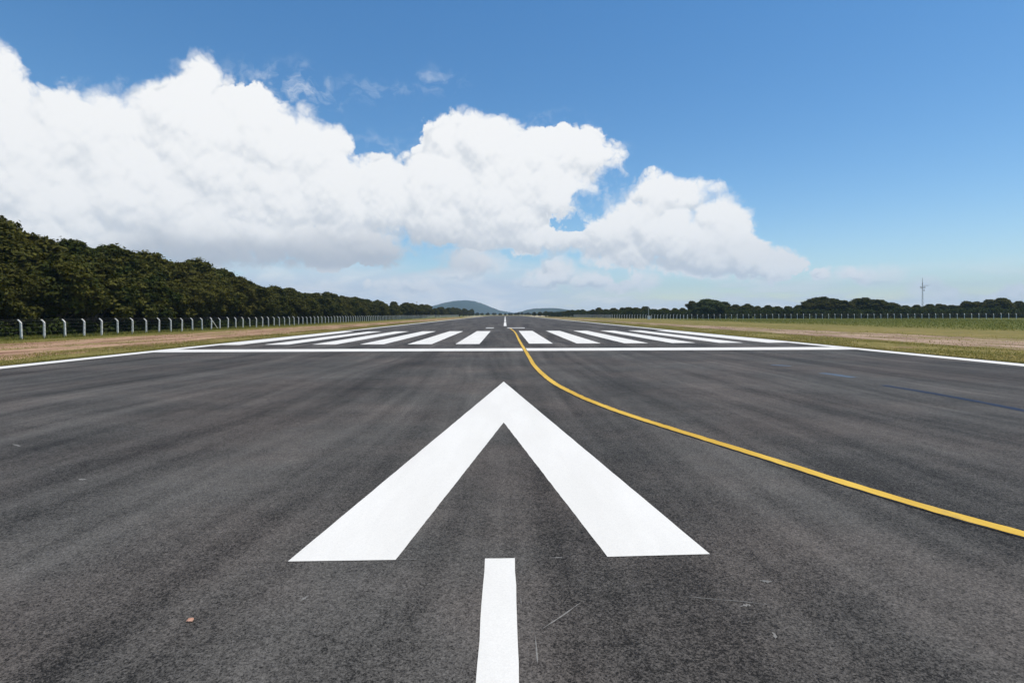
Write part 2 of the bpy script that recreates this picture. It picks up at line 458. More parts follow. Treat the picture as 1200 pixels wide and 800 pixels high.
# scuffs and scratches in the asphalt surface
sc_list = [
    ([(466, 656.6), (480, 656.4), (495, 656.9)], .018), ([(644, 654.6), (655, 654.3), (662, 654.6)], .018),
    ([(634, 739), (660, 722), (682, 706)], .014), ([(627, 745), (629, 765), (630, 780)], .012),
    ([(800, 700), (830, 702.5), (870, 706), (903, 710)], .014), ([(866, 712), (876, 710), (880, 711)], .04),
    ([(890, 681), (898, 682.5), (905, 682)], .05), ([(352, 706), (357, 702), (362, 699)], .035),
    ([(15, 521), (20, 522), (24, 524)], .06), ([(92, 562), (97, 562.5), (101, 562)], .08),
    ([(610, 700), (611, 710)], .008), ([(905, 742), (908, 745), (909, 750)], .03)]
sv, sf = [], []
for pts, w in sc_list:
    g = [Vector(ground(*p)) for p in pts]
    N = 14
    path = []
    for i in range(N + 1):
        t = i / N * (len(g) - 1); j = min(int(t), len(g) - 2)
        path.append(g[j].lerp(g[j + 1], t - j))
    b0 = len(sv)
    for i, s in enumerate(path):
        d = (path[min(i + 1, N)] - path[max(i - 1, 0)]).normalized(); nn = Vector((-d.y, d.x))
        ww = w * .5 * (.25 + random.random()) * math.sin(math.pi * (i + .4) / (N + .8)) 
        sv += [(*(s + nn * ww), .0115), (*(s - nn * ww), .0115)]
    for i in range(N): sf.append((b0 + 2 * i, b0 + 2 * i + 2, b0 + 2 * i + 3, b0 + 2 * i + 1))
tag(mesh_obj('runway_scuff', sv, sf, M['scuff']), kind='structure')

# little orange stone
bm = bmesh.new(); bmesh.ops.create_icosphere(bm, subdivisions=2, radius=.022)
for v in bm.verts:
    v.co = v.co * random.uniform(.8, 1.15); v.co.z *= .5; v.co.x *= 1.3
me = bpy.data.meshes.new('stone'); bm.to_mesh(me); bm.free(); me.materials.append(M['stone'])
o = link(bpy.data.objects.new('stone', me)); gx, gy = ground(223, 728.5); o.location = (gx, gy, .016)
tag(o, 'small flat orange stone lying on the asphalt in the foreground', 'stone')

# ------------------------------------------------------------------ fences
def post_mesh(lean):
    """tapered square concrete post whose top bends outwards"""
    prof = [(0, -.15, .074), (0, .0, .074), (0, 1.0, .068), (0, 1.55, .063), (.04, 1.64, .060), (.14, 1.76, .054), (.30, 1.90, .046)]
    v, f = [], []
    for x, z, r in prof:
        for sx, sy in ((-1, -1), (1, -1), (1, 1), (-1, 1)):
            v.append((lean * x + sx * r, sy * r, z))
    for i in range(len(prof) - 1):
        for k in range(4):
            a, b = 4 * i + k, 4 * i + (k + 1) % 4
            f.append((a, b, b + 4, a + 4))
    f.append((3, 2, 1, 0)); t = 4 * (len(prof) - 1); f.append((t, t + 1, t + 2, t + 3))
    return v, f
def fence(name, path, spacing, lean, label):
    P = [Vector(p) for p in path]
    L = [0.0]
    for i in range(len(P) - 1): L.append(L[-1] + (P[i + 1] - P[i]).length)
    def pt(s):
        for i in range(len(P) - 1):
            if s <= L[i + 1] or i == len(P) - 2:
                t = (s - L[i]) / (L[i + 1] - L[i]); d = (P[i + 1] - P[i]).normalized()
                return P[i].lerp(P[i + 1], t), d
    n = int(L[-1] / spacing)
    spots = [pt(i * spacing) for i in range(n + 1)]
    root = empty(name, (spots[0][0].x, spots[0][0].y, 0))
    tag(root, label, 'fence')
    O = Vector((spots[0][0].x, spots[0][0].y, 0))
    v, f = post_mesh(lean)
    first = None; farv, farf = [], []
    order = sorted(range(len(spots)), key=lambda i: spots[i][0].length)
    vis = [i for i in order if abs(spots[i][0].x / max(spots[i][0].y, 1)) < 1.0]
    own = set(vis[:100])
    tops = []
    for i, (p, d) in enumerate(spots):
        rz = math.atan2(d.y, d.x) - math.pi / 2 + random.uniform(-.14, .14)
        tilt = random.uniform(-.045, .045)
        sc = random.uniform(.96, 1.03)
        mat = Matrix.Translation((p.x, p.y, 0)) @ Matrix.Rotation(rz, 4, 'Z') @ Matrix.Rotation(tilt, 4, 'X') @ Matrix.Scale(sc, 4)
        tops.append(mat)
        if i in own:
            if first is None:
                first = mesh_obj('post', v, f, M['concrete']); o = first
            else:
                o = first.copy(); link(o)
            o.parent = root
            o.matrix_local = Matrix.Translation(-O) @ mat
        else:
            b0 = len(farv)
            farv += [(mat @ Vector(q)) - O for q in v]
            farf += [tuple(b0 + k for k in q) for q in f]
    if farv:
        o = mesh_obj('post_row', farv, farf, M['concrete'], root); tag(o, kind='stuff')
    heights = [(0, .25), (0, .7), (0, 1.15), (0, 1.5), (.17, 1.75), (.33, 1.90)]
    for x, z in heights:
        wv, wf = [], []
        tube(wv, wf, [(m @ Vector((lean * x + .085 * -lean * (z < 1.6), 0, z))) - O for m in tops], [.0055] * len(tops), 4)
        mesh_obj('wire', wv, wf, M['wire'], root)
    return root, O
# left: 2.5 m spacing, parallel to the runway
fl, O1 = fence('perimeter_fence', [(-46.0, 20.3), (-46.0, 330), (-41, 470)], 2.5, -1,
      'long fence of white concrete posts with bent tops in front of the tall dark wood')
for yb in (83.0, ):
    bv, bf = [], []
    tube(bv, bf, [Vector((-45.9, yb, 1.35)) - O1, Vector((-45.9, yb + 1.6, .0)) - O1], [.06, .06], 6)
    mesh_obj('brace', bv, bf, M['concrete'], fl)
fr, O2 = fence('perimeter_fence', [(205, 158), (171, 177), (118, 193), (72, 207), (52, 258), (46, 330), (43, 440)], 2.05, 1,
      'distant fence of pale posts across the green field below the radio mast')

# ------------------------------------------------------------------ trees
def leaf_cloud(centres, radii, n, size, flat=.75, upbias=.35, seed=0, shell=.30):
    rng = np.random.default_rng(seed)
    centres = np.array(centres, dtype=float); radii = np.array(radii, dtype=float)
    w = radii ** 2; w /= w.sum()
    idx = rng.choice(len(centres), n, p=w)
    d = rng.normal(size=(n, 3)); d[:, 2] += upbias * 1.2
    d /= np.linalg.norm(d, axis=1, keepdims=True)
    # lumpy lobes: radius modulated by smaller bumps
    bump = 1 + .16 * np.sin(d[:, 0] * 7 + idx * 1.7) * np.sin(d[:, 1] * 6 + idx * 2.3) + .10 * np.sin(d[:, 2] * 11 + idx)
    rr = radii[idx] * bump * (1 - shell * rng.random(n) ** 1.6) * (1 + .10 * rng.normal(size=n))
    pos = centres[idx] + d * rr[:, None] * np.array([1, 1, flat])
    nrm = d * .7 + rng.normal(size=(n, 3)) * .6; nrm[:, 2] += .6
    nrm /= np.linalg.norm(nrm, axis=1, keepdims=True)
    ref = rng.normal(size=(n, 3))
    u = np.cross(nrm, ref); u /= np.linalg.norm(u, axis=1, keepdims=True)
    v = np.cross(nrm, u)
    s = size * (.55 + .9 * rng.random(n))[:, None]
    a = s * .62
    # rhombus-like leaf sprays, bent along their length
    q = np.stack([pos - u * s, pos - v * a * .8 + u * s * .1, pos + u * s - nrm * s * .25, pos + v * a], axis=1)
    return q.reshape(-1, 3)

def make_tree(name, height, crown_r, base_frac, nl, seed, mat, leaf=.215, flat=.75):
    rnd = random.Random(seed)
    root = empty(name)
    cz0 = height * base_frac; nl = int(nl * 1.5)
    lobes, rad = [], []
    for i in range(nl):
        a = rnd.uniform(0, 2 * math.pi) if i else 0
        t = (i + .5) / nl
        zz = cz0 + (height - cz0) * (.18 + .70 * t)
        prof = math.sin(math.pi * min(1, .22 + .70 * t)) ** .8
        rr = crown_r * prof * math.sqrt(rnd.uniform(.12, 1)) * .78
        lobes.append((math.cos(i * 2.4 + rnd.uniform(-.5, .5)) * rr, math.sin(i * 2.4 + rnd.uniform(-.5, .5)) * rr, zz - .35))
        rad.append(crown_r * rnd.uniform(.20, .40))
    lobes.append((rnd.uniform(-.3, .3), rnd.uniform(-.3, .3), height - crown_r * .33 * flat)); rad.append(crown_r * .36)
    n = int(820 * (nl + 1) * (crown_r / 4) ** 1.2)
    V = leaf_cloud(lobes, rad, n, leaf, flat=flat, seed=seed)
    me = np_mesh('crown', V, 4); me.materials.append(mat)
    link(bpy.data.objects.new('crown', me), root)
    tv, tf = [], []
    bx, by = rnd.uniform(-.4, .4), rnd.uniform(-.4, .4)
    r0 = .018 * height + .06
    top = Vector((bx, by, cz0 + (height - cz0) * .35))
    tube(tv, tf, [(0, 0, -.3), (0, 0, .3), (bx * .4, by * .4, cz0 * .6), tuple(top)], [r0 * 1.5, r0 * 1.1, r0 * .85, r0 * .6], 7)
    for i in range(0, len(lobes)):
        c = Vector(lobes[i]); st = Vector((bx * .5, by * .5, cz0 * (.55 + .45 * rnd.random())))
        if i % 2 == 0: st = top * .9
        mid = st.lerp(c, .5) + Vector((0, 0, -.15 * (c - st).length * .5))
        tube(tv, tf, [tuple(st), tuple(mid), tuple(c)], [r0 * .42, r0 * .26, r0 * .08], 5)
    mesh_obj('trunk', tv, tf, M['bark'], root, smooth=True)
    return root

PROTO = {}
specs = [  # height, crown radius, crown base fraction, lobes
    ('a', 12.0, 4.6, .22, 19, M['leaf'], .8), ('b', 11.0, 4.2, .18, 17, M['leaf'], .78), ('c', 9.5, 4.0, .16, 15, M['leaf'], .75),
    ('d', 9.0, 4.4, .20, 16, M['leaf'], .7), ('e', 8.0, 3.6, .14, 13, M['leaf'], .78), ('f', 12.5, 4.0, .25, 17, M['leaf'], .85),
    ('g', 8.6, 5.4, .15, 18, M['leaf_pale'], .62)]
for i, (k, h, cr, bf, nl, mt, fl_) in enumerate(specs):
    PROTO[k] = [make_tree('broadleaf_tree', h, cr, bf, nl, 100 + i, mt, flat=fl_), h, False]
def place_tree(k, x, y, h, label, group=None, wide=1.0, z=0):
    t, h0, used = PROTO[k]
    if used: o = copy_tree(t)
    else:
        o = t; PROTO[k][2] = True
    s = h / h0
    o.location = (x, y, z); o.rotation_euler = (0, 0, random.uniform(0, 6.28))
    o.scale = (s * wide, s * wide, s)
    if group is None and 'group' in o: del o['group']
    tag(o, label, 'tree', group)
    return o

LW = 'trees of the tall dark wood'
lab_front = 'dark green broadleaf tree in the front row of the tall wood behind the white posts'
lab_back = 'dark green broadleaf tree rising behind the front row of the tall wood'
lab_far = 'small dark tree in the low far stretch of the wood tapering towards the hill'
ks = 'abcdf'
def wood_h(y):
    if y < 80: return 12.3
    if y < 103: return 12.4
    if y < 120: return 12.4 - (y - 103) / 17 * 2.6
    return 9.7 - min(1.6, (y - 120) / 250 * 1.6)
# the tallest one at the picture's edge
place_tree('a', -58.2, 60.0, 13.6, 'tallest tree of the wood, crown rising at the left edge of the photo', None, .95)
y = 38.0
while y < 250:      # front row
    hh = wood_h(y) * random.uniform(.60, .78)
    place_tree(random.choice('bcde'), -51.6 + random.uniform(-.8, 1.0), y, hh, lab_front, LW, random.uniform(1.05, 1.25))
    y += random.uniform(4.6, 6.4)
y = 40.0
while y < 250:
    if not (y < 55):
        hh = wood_h(y) * random.uniform(.88, 1.0)
    else: hh = 11
    place_tree(random.choice(ks), -57.5 + random.uniform(-1.5, 1.5), y, hh, lab_back, LW, random.uniform(1.1, 1.35))
    y += random.uniform(4.8, 6.6)
y = 66.0
while y < 240:
    place_tree(random.choice(ks), -65 + random.uniform(-1.5, 1.5), y, wood_h(y) * random.uniform(.93, 1.07), lab_back, LW)
    y += random.uniform(5.5, 8)
y = 252.0
while y < 640:
    xx = -52 + max(0, (y - 330)) * .035
    place_tree(random.choice('cde'), xx + random.uniform(-2, 2), y, 8.2 * random.uniform(.72, 1.05), lab_far, LW, random.uniform(1.0, 1.3))
    y += random.uniform(5.5, 9.5)

# right treeline, by its silhouette (px x, px top y)
RT = 'trees of the distant treeline beyond the green field'
lab_r = 'dark tree in the distant low treeline beyond the green field'
sil = [(632, 366), (660, 362.5), (700, 361), (740, 358.5), (770, 359.5), (800, 360), (805, 353), (830, 350.5), (855, 352), (862, 356), (890, 356.5), (930, 357), (955, 349), (984, 348.5), (992, 354), (1005, 350), (1030, 350), (1045, 355), (1075, 355.5), (1110, 356), (1120, 354), (1145, 352), (1165, 350), (1190, 350), (1200, 353.5), (1300, 352)]
def sil_y(px): return float(np.interp(px, [s[0] for s in sil], [s[1] for s in sil]))
def rdepth(px): return float(np.interp(px, [600, 640, 700, 740, 800, 1000, 1200, 1320], [560, 430, 300, 262, 232, 222, 212, 205]))
for row in range(2):
    px = 626 if row == 0 else 640
    while px < 1290:
        yd = rdepth(px) + row * 11 + random.uniform(-3, 3)
        x, _, zt = at_depth(px, sil_y(px) + random.uniform(-.6, 2.6) + (1.5 if row == 0 else 0), yd)
        if not (800 < px < 860 and row == 0):
            place_tree(random.choice('bcdef'), x, yd, max(4.0, zt), lab_r, RT, random.uniform(1.25, 1.8) if px > 790 else random.uniform(1.4, 2.1))
        px += F / yd * (random.uniform(3.6, 6.2) if px > 790 else random.uniform(2.8, 5.4))
for px, tp, k, lab in [(829, 350.6, 'g', 'broad domed paler green tree standing out in the distant treeline'),
                      (965, 347.6, 'f', 'taller flat-topped dark tree in the distant treeline, between domed tree and radio mast'),
                      (1014, 348.8, 'b', 'dark tree with a tufted crown, first tall one before the radio mast'),
                      (1172, 349.5, 'd', 'tall rounded tree beyond the radio mast at the right edge of the treeline')]:
    yd = rdepth(px) - (6 if k == 'g' else 0)
    x, _, zt = at_depth(px, tp, yd)
    place_tree(k, x, yd, zt, lab, None, 1.55 if k == 'g' else 1.35)
# trees closing off the runway's far end
FE = 'small trees closing off the far end of the runway'
for i in range(46):
    xx = -105 + i * 5.0 + random.uniform(-2, 2)
    place_tree(random.choice('cde'), xx, 800 + random.uniform(-25, 40), random.uniform(3.2, 5.0) + (1.0 if abs(xx) > 55 else 0),
               'tiny bushy tree at the far end of the runway below the hills', FE, 1.5)

# undergrowth at the foot of the wood, behind the fence
cs, rs = [], []
y = 36.0
while y < 330:
    for _ in range(3):
        r = random.uniform(.45, 1.15)
        cs.append((-48.9 - random.random() * 3.0, y + random.uniform(-1, 1), r * random.uniform(.35, .9))); rs.append(r)
    y += random.uniform(.8, 1.5)
y = 40.0
while y < 330:
    for xx in (-54.5, -60.5):
        r = random.uniform(1.2, 2.0)
        cs.append((xx + random.uniform(-1, 1), y + random.uniform(-1, 1), r * .7)); rs.append(r)
    y += random.uniform(1.6, 2.4)
V = leaf_cloud(cs, rs, 150000, .19, flat=.95, seed=5, upbias=.4)
me = np_mesh('undergrowth', V, 4); me.materials.append(M['bush'])
tag(link(bpy.data.objects.new('undergrowth', me)), kind='stuff')
cs, rs = [], []
for i in range(640):
    px = random.uniform(640, 1260); yd = rdepth(px) - random.uniform(2, 7)
    x, _, _ = at_depth(px, 370, yd); r = random.uniform(1.2, 2.8)
    cs.append((x, yd, r * .6)); rs.append(r)
V = leaf_cloud(cs, rs, 75000, .3, flat=.9, seed=6, upbias=.5)
me = np_mesh('undergrowth', V, 4); me.materials.append(M['bush'])
tag(link(bpy.data.objects.new('undergrowth', me)), kind='stuff')

# grass blades
def blades(name, X, Y, hmin, hmax, wdt, mat):
    n = len(X); rng = RNG
    h = rng.uniform(hmin, hmax, n); a = rng.uniform(0, 2 * np.pi, n); w = wdt * rng.uniform(.5, 1.4, n)
    lx, ly = rng.normal(0, .35, n) * h, rng.normal(0, .35, n) * h
    p0 = np.stack([X - np.cos(a) * w, Y - np.sin(a) * w, np.zeros(n)], 1)
    p1 = np.stack([X + np.cos(a) * w, Y + np.sin(a) * w, np.zeros(n)], 1)
    p2 = np.stack([X + lx, Y + ly, h], 1)
    V = np.stack([p0, p1, p2], 1).reshape(-1, 3)
    me = np_mesh(name, V, 3); me.materials.append(mat)
    return tag(link(bpy.data.objects.new(name, me)), kind='stuff')
def edge_grass(n, x0, x1, y0, y1, power=1.8):
    yy = y0 + (y1 - y0) * RNG.random(n) ** power
    xx = RNG.uniform(x0, x1, n)
    return xx, yy
def clumpy(X, Y, sc, thr):
    f = np.sin(X * sc + 1.3 * np.sin(Y * sc * .37)) + np.sin(Y * sc * .31 + 1.7 * np.sin(X * sc * .6)) + RNG.normal(0, .6, len(X))
    k = f > thr
    return X[k], Y[k]
Xs, Ys = [], []
for (n, a, b_) in ((55000, -28, -22.55), (30000, -46, -40), (16000, -40, -28), (60000, 22.55, 30), (16000, 30, 46)):
    x, y_ = clumpy(*edge_grass(n, a, b_, 14, 170), 1.1, -.4); Xs.append(x); Ys.append(y_)
# a ragged fringe that creeps over the asphalt edge
for s in (-1, 1):
    y_ = 12 + 160 * RNG.random(14000) ** 1.8
    Xs.append(s * (22.62 + np.abs(RNG.normal(0, .22, 14000)))); Ys.append(y_)
blades('grass', np.concatenate(Xs), np.concatenate(Ys), .03, .11, .022, M['blade'])
x1, y1_ = edge_grass(30000, 60, 150, 40, 190, .9); k = (x1 / y1_ < 1.15) & (y1_ < 190 - .0 * x1)
x1, y1_ = x1[k], y1_[k]
x2, y2_ = edge_grass(26000, -49.5, -45.4, 34, 260)
blades('tall_grass', np.concatenate([x1, x2]), np.concatenate([y1_, y2_]), .10, .38, .05, M['tall_blade'])

# ------------------------------------------------------------------ mast and poles
mx, my, mz = at_depth(1081, 325.5, 262)
mast = empty('radio_mast', (mx, my, 0)); tag(mast, 'thin grey lattice radio mast rising above the distant treeline', 'mast')
v, f = [], []
w0, w1 = .38, .20
ph = [2 * math.pi * k / 3 for k in range(3)]
for a in ph: tube(v, f, [(w0 * math.cos(a), w0 * math.sin(a), 0), (w1 * math.cos(a), w1 * math.sin(a), mz - 2.5)], [.05, .04], 5)
nb = 16
for i in range(nb):
    z0, z1_ = (mz - 2.5) * i / nb, (mz - 2.5) * (i + 1) / nb
    for k in range(3):
        r0_ = w0 + (w1 - w0) * i / nb; r1_ = w0 + (w1 - w0) * (i + 1) / nb
        a, b_ = ph[k], ph[(k + 1) % 3]
        tube(v, f, [(r0_ * math.cos(a), r0_ * math.sin(a), z0), (r1_ * math.cos(b_), r1_ * math.sin(b_), z1_)], [.02, .02], 4)
mesh_obj('lattice_tower', v, f, M['steel'], mast)
v, f = [], []; tube(v, f, [(0, 0, mz - 3.2), (0, 0, mz)], [.10, .06], 6); mesh_obj('antenna', v, f, M['steel'], mast)
def boxm(v, f, c, s):
    b0 = len(v)
    for dz in (-1, 1):
        for dx, dy in ((-1, -1), (1, -1), (1, 1), (-1, 1)): v.append((c[0] + dx * s[0] / 2, c[1] + dy * s[1] / 2, c[2] + dz * s[2] / 2))
    for q in ((3, 2, 1, 0), (4, 5, 6, 7), (0, 1, 5, 4), (1, 2, 6, 5), (2, 3, 7, 6), (3, 0, 4, 7)): f.append(tuple(b0 + i for i in q))
zc = mz - 4.6
v, f = [], []; boxm(v, f, (0, 0, zc), (2.4, .12, .1)); boxm(v, f, (0, 0, zc - .5), (.2, 2.0, .16)); mesh_obj('crossarm', v, f, M['steel'], mast)
v, f = [], []; boxm(v, f, (2.2, 0, zc + .8), (2.2, .12, .12)); boxm(v, f, (.9, 0, zc + .8), (1.2, .14, .1)); mesh_obj('antenna', v, f, M['steel'], mast)
for dx in (-1.0, 1.0, .0):
    v, f = [], []; boxm(v, f, (dx, -.25, zc + .1 - abs(dx) * .2), (.24, .14, 1.1)); mesh_obj('panel_antenna', v, f, M['pole'], mast)
def dish(z, s):
    v, f = [], []
    tube(v, f, [(s * .35, -.3, z), (s * .35, -.62, z)], [.2, .32], 10); return v, f
v, f = dish(zc - 1.6, 1); mesh_obj('dish', v, f, M['pole'], mast)

pole_proto = None
for (px, py, d, lab) in [(447, 352.5, 250, 'thin pale pole standing in front of the wood, nearer of two'), (488.5, 353, 330, 'thin pale pole standing in front of the wood, farther one by the blue hill'),
                    (760, 359.5, 214, 'thin pale pole by the distant fence in front of the right treeline')]:
    x, y, z = at_depth(px, py, d)
    root = empty('utility_pole', (x, y, 0)); tag(root, lab, 'pole', 'thin poles along the fences')
    v, f = [], []; tube(v, f, [(0, 0, -.3), (0, 0, z)], [.15, .10], 8); mesh_obj('shaft', v, f, M['pole'], root)
    v, f = [], []; boxm(v, f, (0, -.05, z - .35), (1.1, .1, .1))
    for dx in (-.45, 0, .45): tube(v, f, [(dx, -.05, z - .3), (dx, -.05, z - .12)], [.04, .03], 6)
    mesh_obj('crossarm', v, f, M['pole'], root)
# white cabinet at the foot of the right pole
x, y, _ = at_depth(760.5, 373, 204)
cab = empty('equipment_cabinet', (x, y, 0)); tag(cab, 'small white equipment cabinet at the foot of the pole by the distant fence', 'cabinet')
v, f = [], []; boxm(v, f, (0, 0, .75), (1.0, .7, 1.3)); mesh_obj('housing', v, f, M['concrete'], cab)
v, f = [], []; boxm(v, f, (0, 0, .05), (1.2, .9, .1)); mesh_obj('plinth', v, f, M['pole'], cab)
v, f = [], []; boxm(v, f, (0, 0, 1.43), (1.15, .85, .06)); mesh_obj('roof', v, f, M['concrete'], cab)

# ------------------------------------------------------------------ hills
def hill(name, prof, dist, depth, seed):
    """ridge from a skyline profile (px, py): rounded hill with its own depth"""
    rng = random.Random(seed)
    pts = [at_depth(px, py, dist) for px, py in prof]
    xs = np.array([p[0] for p in pts]); zs = np.array([max(p[2], 0) for p in pts])
    nx, ny = 120, 40
    X = np.linspace(xs[0], xs[-1], nx); Zr = np.interp(X, xs, zs)
    v, f = [], []
    for j in range(ny):
        t = j / (ny - 1) * 2 - 1
        e = math.cos(t * math.pi / 2) ** 1.3
        for i in range(nx):
            wob = .06 * math.sin(X[i] * .05 + t * 9 + seed) + .05 * math.sin(X[i] * .021 - t * 14) + .03 * math.sin(X[i] * .13 + t * 30)
            z = Zr[i] * e * (1 + wob * (1 - e)) + rng.uniform(-1, 1) * 2.2 * (Zr[i] > 3)
            v.append((X[i] * (1 + .0 * t), dist + t * depth, z - .5))
    for j in range(ny - 1):
        for i in range(nx - 1):
            a = j * nx + i; f.append((a, a + 1, a + nx + 1, a + nx))
    o = mesh_obj(name, v, f, M['hill'], smooth=True)
    return tag(o, kind='structure')
hill('hill', [(470, 368.4), (495, 364), (510, 358.5), (522, 354.8), (534, 352.6), (546, 351.8), (556, 352.8), (566, 356), (576, 360.2), (586, 363.8), (600, 366.2), (625, 368.2)], 4200, 900, 3)
hill('hill', [(590, 368.2), (606, 366.4), (616, 363.5), (626, 361.6), (640, 361.0), (652, 361.2), (664, 363), (690, 364.5), (730, 366), (790, 368)], 3200, 600, 8)

# ------------------------------------------------------------------ haze
HZ = True
if HZ:
    v, f = [], []; boxm(v, f, (0, 2500, 169), (11000, 7600, 340))
    hz = mesh_obj('haze', v, f, None); tag(hz, kind='stuff')
    m = bpy.data.materials.new('haze_air'); m.use_nodes = True
    t = m.node_tree; t.nodes.remove(t.nodes['Principled BSDF'])
    pv = t.nodes.new('ShaderNodeVolumePrincipled'); pv.inputs['Color'].default_value = rgb(.50, .72, 1.0)
    pv.inputs['Density'].default_value = .000135; pv.inputs['Anisotropy'].default_value = .2
    t.links.new(pv.outputs[0], t.nodes['Material Output'].inputs['Volume'])
    hz.data.materials.append(m)

# ------------------------------------------------------------------ sky with clouds
world = bpy.data.worlds.new('World'); scene.world = world; world.use_nodes = True
wt = world.node_tree; W = NT(wt); W.dim = '2D'
bg = wt.nodes['Background']
STR = .138; SAT = 1.30
bg.inputs['Strength'].default_value = STR
sky = W.n('ShaderNodeTexSky'); sky.sky_type = 'NISHITA'; sky.sun_disc = False
sky.sun_elevation = SUN_EL; sky.sun_rotation = SUN_AZ
sky.altitude = 0; sky.air_density = 1.0; sky.dust_density = .1; sky.ozone_density = 1.6
tc = W.n('ShaderNodeTexCoord').outputs['Generated']
d = W.v('NORMALIZE', tc)
sp = W.n('ShaderNodeSeparateXYZ'); W.put(sp.inputs[0], d)
az = W.m('ARCTAN2', sp.outputs[0], sp.outputs[1])
el = W.m('ARCSINE', sp.outputs[2])
cb = W.n('ShaderNodeCombineXYZ'); W.put(cb.inputs[0], az); W.put(cb.inputs[1], el)
P0 = cb.outputs[0]

def azel(px, py):
    u, v = (px - VX) / F, (VY - py) / F
    b = math.sqrt(1 + u * u)
    return math.atan(u), math.atan(v / b)
# big cumulus: centre x, y, half width, height above, height below (photo pixels)
BL = [(-140, 190, 170, 130, 90), (0, 120, 52, 64, 70), (18, 170, 70, 60, 80), (70, 150, 62, 56, 70), (125, 155, 66, 58, 80), (178, 140, 42, 38, 60), (228, 112, 40, 46, 60),
      (232, 165, 70, 72, 80), (285, 145, 48, 50, 60), (335, 178, 58, 54, 60), (388, 176, 30, 28, 40), (400, 222, 62, 46, 60), (452, 226, 44, 38, 54), (300, 215, 90, 60, 60),
      (150, 218, 100, 70, 60), (60, 228, 100, 60, 60), (230, 262, 190, 44, 50), (40, 275, 150, 40, 60), (385, 278, 84, 34, 30), (440, 290, 40, 20, 16),
      (505, 212, 44, 38, 60), (530, 188, 40, 42, 60), (575, 178, 50, 40, 60), (630, 190, 56, 42, 54), (668, 183, 42, 33, 40), (700, 189, 25, 23, 24), (575, 232, 84, 56, 54), (640, 222, 60, 40, 38), (510, 252, 52, 44, 38),
      (560, 272, 62, 24, 22), (640, 280, 58, 22, 18), (700, 278, 52, 28, 26), (742, 262, 42, 34, 36), (768, 226, 30, 28, 40), (798, 232, 34, 20, 24), (822, 222, 22, 11, 14), (745, 292, 60, 24, 22), (790, 280, 46, 36, 36), (846, 262, 36, 32, 50), (828, 292, 50, 26, 30), (872, 304, 34, 20, 18), (905, 313, 28, 14, 11), (560, 148, 40, 14, 24)]
SM = [(556, 306, 34, 17, 16), (540, 320, 26, 9, 8), (655, 315, 20, 15, 17), (645, 326, 26, 10, 9), (690, 328, 26, 11, 10), (630, 332, 24, 9, 8), (757, 329, 17, 10, 9), (735, 337, 22, 7, 7),
      (965, 323, 10, 6, 6), (1003, 322, 18, 7, 6), (1030, 326, 26, 8, 7), (1085, 341, 18, 14, 13), (1108, 348, 26, 7, 8), (1190, 351, 32, 11, 9), (480, 334, 40, 9, 8)]
HOLE = [(668, 259, 20, 8, 8), (694, 241, 20, 15, 15), (722, 214, 20, 16, 18), (745, 196, 12, 16, 12)]
def field_group(name, blobs, smooth):
    """outputs: F, a signed inside field, and T, how far the rounded lobes bulge towards the viewer"""
    g = bpy.data.node_groups.new(name, 'ShaderNodeTree')
    g.interface.new_socket('P', in_out='INPUT', socket_type='NodeSocketVector')
    g.interface.new_socket('F', in_out='OUTPUT', socket_type='NodeSocketFloat')
    g.interface.new_socket('T', in_out='OUTPUT', socket_type='NodeSocketFloat')
    N = NT(g); gi = N.n('NodeGroupInput'); go = N.n('NodeGroupOutput')
    rnd = random.Random(5)
    acc = hac = None
    def smax(a, b, k):
        nd = N.n('ShaderNodeMath', operation='SMOOTH_MAX'); N.put(nd.inputs[0], a); N.put(nd.inputs[1], b); nd.inputs[2].default_value = k
        return nd.outputs[0]
    for (cx, cy, rx, rt, rb) in blobs:
        a0, e0 = azel(cx, cy)
        a1 = azel(cx + rx, cy)[0] - azel(cx - rx, cy)[0]; ra = a1 / 2
        et = azel(cx, cy - rt)[1] - e0; eb = e0 - azel(cx, cy + rb)[1]
        q = N.v('MULTIPLY_ADD', gi.outputs[0], (1 / ra, 1 / et, 0), (-a0 / ra, -e0 / et, 0))
        q = N.v('MAXIMUM', q, N.v('MULTIPLY', q, (1, -et / eb, 0)))
        gg = N.m('SUBTRACT', 1.0, N.v('DOT_PRODUCT', q, q, out='Value'))
        r = min(ra, (et + eb) / 2)
        fv = N.m('MULTIPLY', gg, r * .55)
        hv = N.m('MULTIPLY', N.m('SQRT', N.m('MAXIMUM', gg, 0.0)), r * .75 + rnd.uniform(0, .02))
        acc = fv if acc is None else smax(acc, fv, smooth)
        hac = hv if hac is None else smax(hac, hv, .022)
    N.put(go.inputs[0], acc); N.put(go.inputs[1], hac)
    return g
G1 = field_group('cumulus_field', BL, .014); G2 = field_group('puff_field', SM, .005); G3 = field_group('gap_field', HOLE, .01)

# density group: field + warp + billows
dg = bpy.data.node_groups.new('cloud_density', 'ShaderNodeTree')
dg.interface.new_socket('P', in_out='INPUT', socket_type='NodeSocketVector')
dg.interface.new_socket('D', in_out='OUTPUT', socket_type='NodeSocketFloat')
dg.interface.new_socket('T', in_out='OUTPUT', socket_type='NodeSocketFloat')
N = NT(dg); N.dim = '2D'; gi = N.n('NodeGroupInput'); go = N.n('NodeGroupOutput')
p = gi.outputs[0]
w1_ = N.v('MULTIPLY', N.v('SUBTRACT', N.noise(p, 9, 2, .5, color=True), (.5, .5, .5)), (.040, .034, 0))
w2_ = N.v('MULTIPLY', N.v('SUBTRACT', N.noise(p, 30, 3, .55, color=True), (.5, .5, .5)), (.016, .014, 0))
pw = N.v('ADD', p, N.v('ADD', w1_, w2_))
f1 = N.n('ShaderNodeGroup'); f1.node_tree = G1; N.put(f1.inputs[0], pw)
